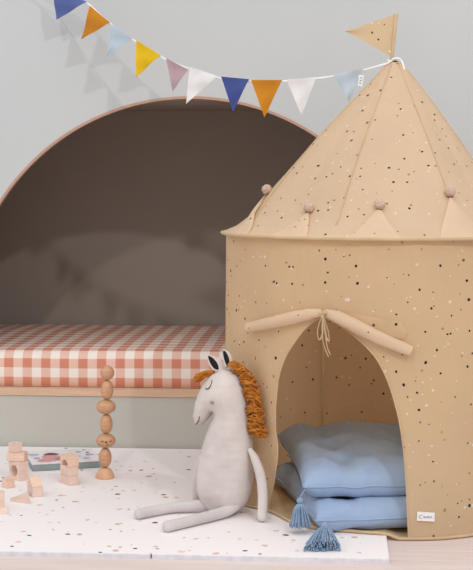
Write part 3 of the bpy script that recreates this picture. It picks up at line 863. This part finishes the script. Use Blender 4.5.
# yarn mane and forelock
rnd = random.Random(11); mb = MB()
spine = crom([Vector(p + (0,)) for p in ((231, 365), (238, 368.5), (244, 377), (248.5, 391), (251, 408), (252.5, 424), (253.5, 432))], 6)
for k in range(230):
    t = rnd.random() * (len(spine) - 1.001); i = int(t); p = spine[i].lerp(spine[i + 1], t - i)
    side = rnd.uniform(-1, 1)
    f = t / len(spine)
    out = rnd.uniform(3, 13) * (0.72 + 0.45 * f); dn = rnd.uniform(-4, 11) * (0.6 + f * .4)
    if f < 0.25: out *= 0.75; dn += 1
    d0 = hdepth(p.x) - 0.012 - 0.013 * (side + 1)
    pts = [(p.x - rnd.uniform(1, 6), p.y + rnd.uniform(-2, 2), d0 + 0.004), (p.x + out * 0.35, p.y - rnd.uniform(-3, 5), d0 - 0.012 * rnd.random()), (p.x + out * 0.8, p.y + dn * 0.35, d0 - 0.004), (min(268, p.x + out), min(p.y + dn, 437), d0)]
    if rnd.random() < 0.5: pts.append((p.x + out * 0.55, min(p.y + dn + 2, 437), d0 + 0.003))
    mb.tube(crom([atd(*q) for q in pts], 4), 0.0024, 5)
mb.build('mane', M['yarn'], horse, True)['label'] = 'ochre orange yarn mane'
mb = MB()
for k in range(36):
    s_ = rnd.uniform(0, 1); a = (213.5 + rnd.uniform(-1, 1.5), 371 + s_ * 3.5); e = (193.5 + rnd.uniform(0, 6), 375.5 + s_ * 7.5 + rnd.uniform(-1, 1)); d0 = 3.635 + rnd.uniform(-0.012, 0.012)
    m_ = ((a[0] + e[0]) / 2, (a[1] + e[1]) / 2 - rnd.uniform(1.0, 3.4))
    mb.tube(crom([atd(*a, d0), atd(*m_, d0 - 0.005), atd(*e, d0)], 5), 0.0021, 5)
mb.build('forelock', M['yarn'], horse, True)['label'] = 'ochre orange yarn forelock'
# limbs
def limb(name, pts, rads, m=None):
    path = crom(pts, 8); nn = len(path); rr_ = []
    for i in range(nn):
        t = i / (nn - 1) * (len(rads) - 1); k = min(int(t), len(rads) - 2); rr_.append((rads[k] + (rads[k + 1] - rads[k]) * (t - k)) * (1 + 0.03 * noise.noise(Vector((i * .6, len(name), 0)))))
    # rounded end
    e = path[-1]; t = (path[-1] - path[-2]).normalized(); r_ = rr_[-1]
    for k in (0.4, 0.75, 0.95): path.append(e + t * r_ * k * 0.8); rr_.append(r_ * math.sqrt(1 - k * k))
    mb = MB(); mb.tube(path, rr_, 16); mb.v = [(a, b, max(c, MT + 0.0012)) for a, b, c in mb.v]; return mb.build(name, m or M['linen'], horse, True)
rl_ = 0.0142
f1, f2 = atz(138.5, 514, MT + rl_), atz(167, 526.5, MT + rl_)
limb('leg', [atd(214, 500, 3.655), atd(203, 504.5, 3.632), atz(170, 508, MT + rl_ + .001), f1], [0.0145, 0.0145, 0.0138, 0.0142], M['linenleg'])
limb('leg', [atd(236, 505, 3.60), atd(224, 512, 3.572), atz(196, 519.6, MT + rl_ + .001), f2], [0.0150, 0.0150, 0.0138, 0.0146], M['linenleg'])
limb('arm', [atd(249.5, 449, 3.585), atd(255.5, 460, 3.568), atd(261, 478, 3.556), atd(262.8, 497, 3.545), atz(262, 517.5, MT + .013)], [0.006, 0.0115, 0.0132, 0.0132, 0.0128])
limb('arm', [atd(203, 452, 3.69), atd(198, 468, 3.69), atd(196.3, 484, 3.688), atd(197, 499, 3.685)], [0.006, 0.010, 0.012, 0.012])

# ------------------------------------------------------------------ stacking stones
TDp = (CH - MT) * F / (478 - HY); pxm = TDp / F
zb = MT
stones = [('dome', 105, 478, 467.2, 9.2, 'half round wooden base dome, lowest of the stacked stones'),
          ('egg', 105.2, 467.2, 447.4, 6.4, 'upright wooden egg resting on the half dome base of the tower'),
          ('pebble', 105.8, 447.4, 433.4, 9.8, 'flat wooden pebble with a small sleepy face in the stone tower'),
          ('egg', 106.2, 433.4, 413.5, 6.4, 'upright wooden egg between the two flat pebbles of the tower'),
          ('pebble', 106, 413.5, 399.3, 9.8, 'plain flat wooden pebble without face, upper of two in the tower'),
          ('egg', 107, 399.3, 379.4, 6.3, 'upright wooden egg directly under the ball of the stone tower'),
          ('ball', 107.3, 379.4, 365, 7.1, 'round wooden ball balanced at the very top of the stone tower')]
zcur = MT
tb = atz(105, 478, MT)
for kind, x, yb, yt, hw, label in stones:
    h = (yb - yt) * pxm; r = hw * pxm
    c = tb + RGT * ((x - 105) * pxm); c.z = zcur
    mb = MB(); prof = []
    if kind == 'dome':
        prof = [(r * 0.96, 0), (r, 0.002)] + [(r * math.cos(a) ** 0.9, 0.002 + (h - 0.002) * math.sin(a)) for a in [PI / 2 * k / 14 for k in range(1, 15)]]
        prof[-1] = (0.0006, h)
    else:
        for k in range(25):
            a = -PI / 2 + PI * k / 24
            rr_ = r * max(0.02, math.cos(a)) ** (0.92 if kind != 'ball' else 1.0)
            if kind == 'egg': rr_ *= 1 - 0.05 * math.sin(a)
            prof.append((rr_, h / 2 + h / 2 * math.sin(a)))
    mb.lathe(prof, c, 40)
    name = {'dome': 'stacking_stone', 'egg': 'stacking_stone', 'pebble': 'stacking_stone', 'ball': 'stacking_stone'}[kind]
    o = tag(mb.build(name, M['stonelight'] if kind == 'dome' else M['stone'], None, True, c, 60), label, 'wooden stone', 'stacked wooden stones')
    if 'face' in label and 'without' not in label:
        fm = MB(); cc = c + UP * h / 2
        def fp(u, v):   # point on the pebble's front: u across, v up in px
            uu = u / hw; vv_ = v / 7.0; q = math.sqrt(max(0, 1 - uu * uu - vv_ * vv_))
            return cc + RGT * (u * pxm) + UP * (v * pxm) + TOC * (r * q + 0.0004)
        bm = bmesh.new(); bmesh.ops.create_icosphere(bm, subdivisions=2, radius=0.0027)
        nc = fp(1.4, 0.2); fm.bm(bm, None, lambda p: p + nc)
        for sx in (-2.6, 5.4):
            fm.tube(crom([fp(sx - 1.1, 1.3), fp(sx, 0.7), fp(sx + 1.1, 1.3)], 4), 0.0009, 5)
        fm.tube(crom([fp(1.3, -2.2), fp(2.4, -3.0), fp(3.4, -2.4)], 4), 0.0008, 5)
        fm.build('painted_face', M['black'], o, True)
    zcur += h - 0.0003

# ------------------------------------------------------------------ wooden blocks
def local(base, rz): 
    R = Matrix.Rotation(rz + PSI, 3, 'Z'); return lambda p: base + R @ Vector(p)
def block(label, base, dims, rz, shape='box', m='block', name='wooden_block', flip=False):
    w, d, h = dims; f = local(Vector((0, 0, 0)), math.radians(rz)); mb = MB()
    if shape == 'box':
        bm = bmesh.new(); bmesh.ops.create_cube(bm, size=1)
        for v in bm.verts: v.co = Vector((v.co.x * w, v.co.y * d, v.co.z * h + h / 2))
        bmesh.ops.bevel(bm, geom=bm.edges[:], offset=0.0012, segments=2, affect='EDGES'); mb.bm(bm, None, f)
    else:
        if shape == 'bridge':      # half circle cut out of the long side
            r = h * 0.60; n = 14
            pl = [(-w / 2, 0), (-r, 0)] + [(-r * math.cos(PI * k / n), r * math.sin(PI * k / n)) for k in range(1, n)] + [(r, 0), (w / 2, 0), (w / 2, h), (-w / 2, h)]
            if flip: pl = [(x, h - z) for x, z in pl][::-1]
            v2, f2 = delaunay_2d_cdt([Vector(p) for p in pl], [], [list(range(len(pl)))], 1, 1e-9)[0::2][:2]
        elif shape == 'roof':      # triangle section, ridge along x
            pl = [(-d / 2, 0), (d / 2, 0), (0, h)]
        n = len(pl)
        if shape == 'bridge':
            vs = [(p.x, -d / 2, p.y) for p in v2] + [(p.x, d / 2, p.y) for p in v2]; q = len(v2)
            fs = [list(t) for t in f2] + [[i + q for i in t][::-1] for t in f2] + [[i, (i + 1) % n, q + (i + 1) % n, q + i] for i in range(n)]
        else:
            vs = [(-w / 2, a, b) for a, b in pl] + [(w / 2, a, b) for a, b in pl]
            fs = [[0, 1, 2], [5, 4, 3]] + [[i, (i + 1) % 3, 3 + (i + 1) % 3, 3 + i] for i in range(3)]
        bm = bmesh.new(); bv = [bm.verts.new(v) for v in vs]
        for t in fs: bm.faces.new([bv[i] for i in t])
        if shape == 'roof': bmesh.ops.bevel(bm, geom=bm.edges[:], offset=0.001, segments=2, affect='EDGES')
        mb.bm(bm, None, f)
    mb.v = [tuple(Vector(p) + Vector(base)) for p in mb.v]
    return tag(mb.build(name, M[m], None, False, base), label, 'toy block', 'wooden building blocks')
g = 0.0002
b0 = atz(18.6, 479.5, MT); bh = 0.0285
block('bridge shaped wood block with notch upwards, bottom of the tallest block stack', b0, (0.052, 0.034, bh), -44, 'bridge', 'blockpink', flip=True)
block('bridge shaped wood block turned notch down, second from bottom in tallest stack', b0 + UP * (bh + g), (0.052, 0.034, bh), -44, 'bridge', 'blockpink')
block('flat oblong wood block lying across the two bridge blocks of the tallest stack', b0 + UP * 2 * (bh + g) + RGT * -0.004, (0.056, 0.032, 0.026), -12, 'box', 'block')
block('small wood cube on the very top of the tallest block stack', b0 + UP * (2 * (bh + g) + 0.0262) + RGT * -0.010, (0.030, 0.030, 0.028), 38, 'box', 'blockpink')
c0 = atz(69.3, 483.5, MT); ch = 0.0272
block('oblong wood block at the bottom of the stack beside the book', c0, (0.058, 0.031, ch), -55, 'box', 'blockpink')
block('oblong wood block in the middle of the stack beside the book', c0 + UP * (ch + g), (0.058, 0.031, ch), -55, 'box', 'blockpink')
block('wood bridge block with dark notch topping the stack beside the book', c0 + UP * 2 * (ch + g), (0.058, 0.031, 0.030), -55, 'bridge', 'block')
block('single small wood cube standing alone in front of the tallest stack', atz(8.2, 487.3, MT), (0.028, 0.028, 0.026), 48, 'box', 'block')
h0 = atz(35.0, 495.0, MT)
block('oblong wood block carrying a roof shaped wedge, at the front right of the blocks', h0, (0.031, 0.056, 0.028), 24, 'box', 'blockpink')
block('roof shaped wood wedge lying on top of an oblong block', h0 + UP * 0.0282, (0.031, 0.056, 0.026), 24, 'roof', 'block')
# flat triangle
tri = [atz(10, 499.2, MT + 0.006), atz(27.5, 493.2, MT + 0.006), atz(30, 502.2, MT + 0.006)]
cen = sum(tri, Vector()) / 3; cen.z = MT
mb = MB(); mb.add([(p.x, p.y, MT + 0.0002) for p in tri] + [(p.x, p.y, MT + 0.009) for p in tri], [[2, 1, 0], [3, 4, 5], [0, 1, 4, 3], [1, 2, 5, 4], [2, 0, 3, 5]])
tag(mb.build('wooden_block', M['blockpink'], None, False, cen), 'flat pale triangular wood block lying on the mat', 'toy block', 'wooden building blocks')
e0 = atz(-1.2, 509, MT)
block('upright oblong wood block behind a wedge, cut off by the picture edge', e0, (0.030, 0.030, 0.048), 12, 'box', 'blockpink')
block('low roof shaped wood wedge in front of an upright block, at the picture edge', atz(0.5, 513.5, MT), (0.040, 0.024, 0.016), 4, 'roof', 'blockpink')
# book
bk = [atz(32, 471.6, MT), atz(101.5, 467.6, MT)]
ex = (bk[1] - bk[0]); bw = ex.length; ex.normalize(); ey = Vector((-ex.y, ex.x, 0)); bdp = 0.205; bt = 0.021
bc = bk[0] + ex * bw / 2 + ey * bdp / 2
book = tag(empty('picture_book', bc), 'picture book with grey green edge and white illustrated cover lying behind the blocks', 'book')
def bkp(u, v, z): return bk[0] + ex * (u * bw) + ey * (v * bdp) + UP * z
mb = MB(); ang = math.atan2(ex.y, ex.x)
mb.box(bc + UP * (bt / 2 + 0.0002), (bw, bdp, bt - 0.002), ang, None, 0.0015); mb.build('spine', M['book_edge'], book)
mb = MB(); mb.box(bc + UP * (bt + 0.0003), (bw, bdp, 0.002), ang, M['book_white'], 0.0006)
def blob(u, v, ru, rv, m, rot=0, n=20, wob=0.15):
    pts = []
    for k in range(n):
        a = 2 * PI * k / n; q = 1 + wob * math.sin(3 * a + u * 9)
        x, y = ru * math.cos(a) * q, rv * math.sin(a) * q
        pts.append(bkp(u + x * math.cos(rot) - y * math.sin(rot), v + x * math.sin(rot) + y * math.cos(rot), bt + 0.0016))
    mb.add(pts, [list(range(n))], M[m])
blob(0.36, 0.34, 0.24, 0.24, 'book_pink', 0.2, wob=.3); blob(0.47, 0.30, 0.08, 0.16, 'book_pink', 0, wob=.25); blob(0.36, 0.68, 0.11, 0.10, 'book_brown')
blob(0.10, 0.70, 0.08, 0.10, 'book_sky'); blob(0.12, 0.42, 0.05, 0.07, 'book_lilac'); blob(0.62, 0.62, 0.05, 0.08, 'book_dark', wob=.05)
for u, v, a, b, m in ((0.78, 0.75, .05, .05, 'book_lilac'), (0.88, 0.88, .03, .05, 'book_lilac'), (0.9, 0.5, .06, .08, 'book_lilac'), (0.74, 0.42, .03, .04, 'book_sky'), (0.82, 0.25, .05, .06, 'book_sky'), (0.9, 0.68, .03, .04, 'book_dark')): blob(u, v, a, b, m)
mb.build('cover', None, book)

# ------------------------------------------------------------------ light
w = bpy.data.worlds.new('daylight'); scene.world = w; w.use_nodes = True
bg = w.node_tree.nodes['Background']; wn = w.node_tree
sz = N(wn, 'ShaderNodeSeparateXYZ'); wn.links.new(N(wn, 'ShaderNodeTexCoord').outputs['Generated'], sz.inputs[0])
mr = N(wn, 'ShaderNodeMapRange'); wn.links.new(sz.outputs[2], mr.inputs[0])
for k_, v_ in enumerate((-0.1, 0.9, 0.59, 1.19)): mr.inputs[k_ + 1].default_value = v_
bg.inputs[0].default_value = (0.98, 0.99, 1.0, 1); wn.links.new(mr.outputs[0], bg.inputs[1])
def area(name, d, dist, size, power, colr):
    d = Vector(d); t = Vector((0.0, -0.2, 0.75)); l = bpy.data.lights.new(name, 'AREA'); l.shape = 'DISK'; l.size = size; l.energy = power; l.color = colr
    o = bpy.data.objects.new(name, l); col.objects.link(o); o.location = t - d * dist; o.rotation_euler = d.to_track_quat('-Z', 'Y').to_euler(); return o
area('lamp_right', (-0.36, 1, -0.66), 4.2, 0.15, 42, (0.97, 0.98, 1.0))
area('lamp_left', (0.17, 1, -0.65), 4.2, 0.15, 28, (1.0, 0.94, 0.86))
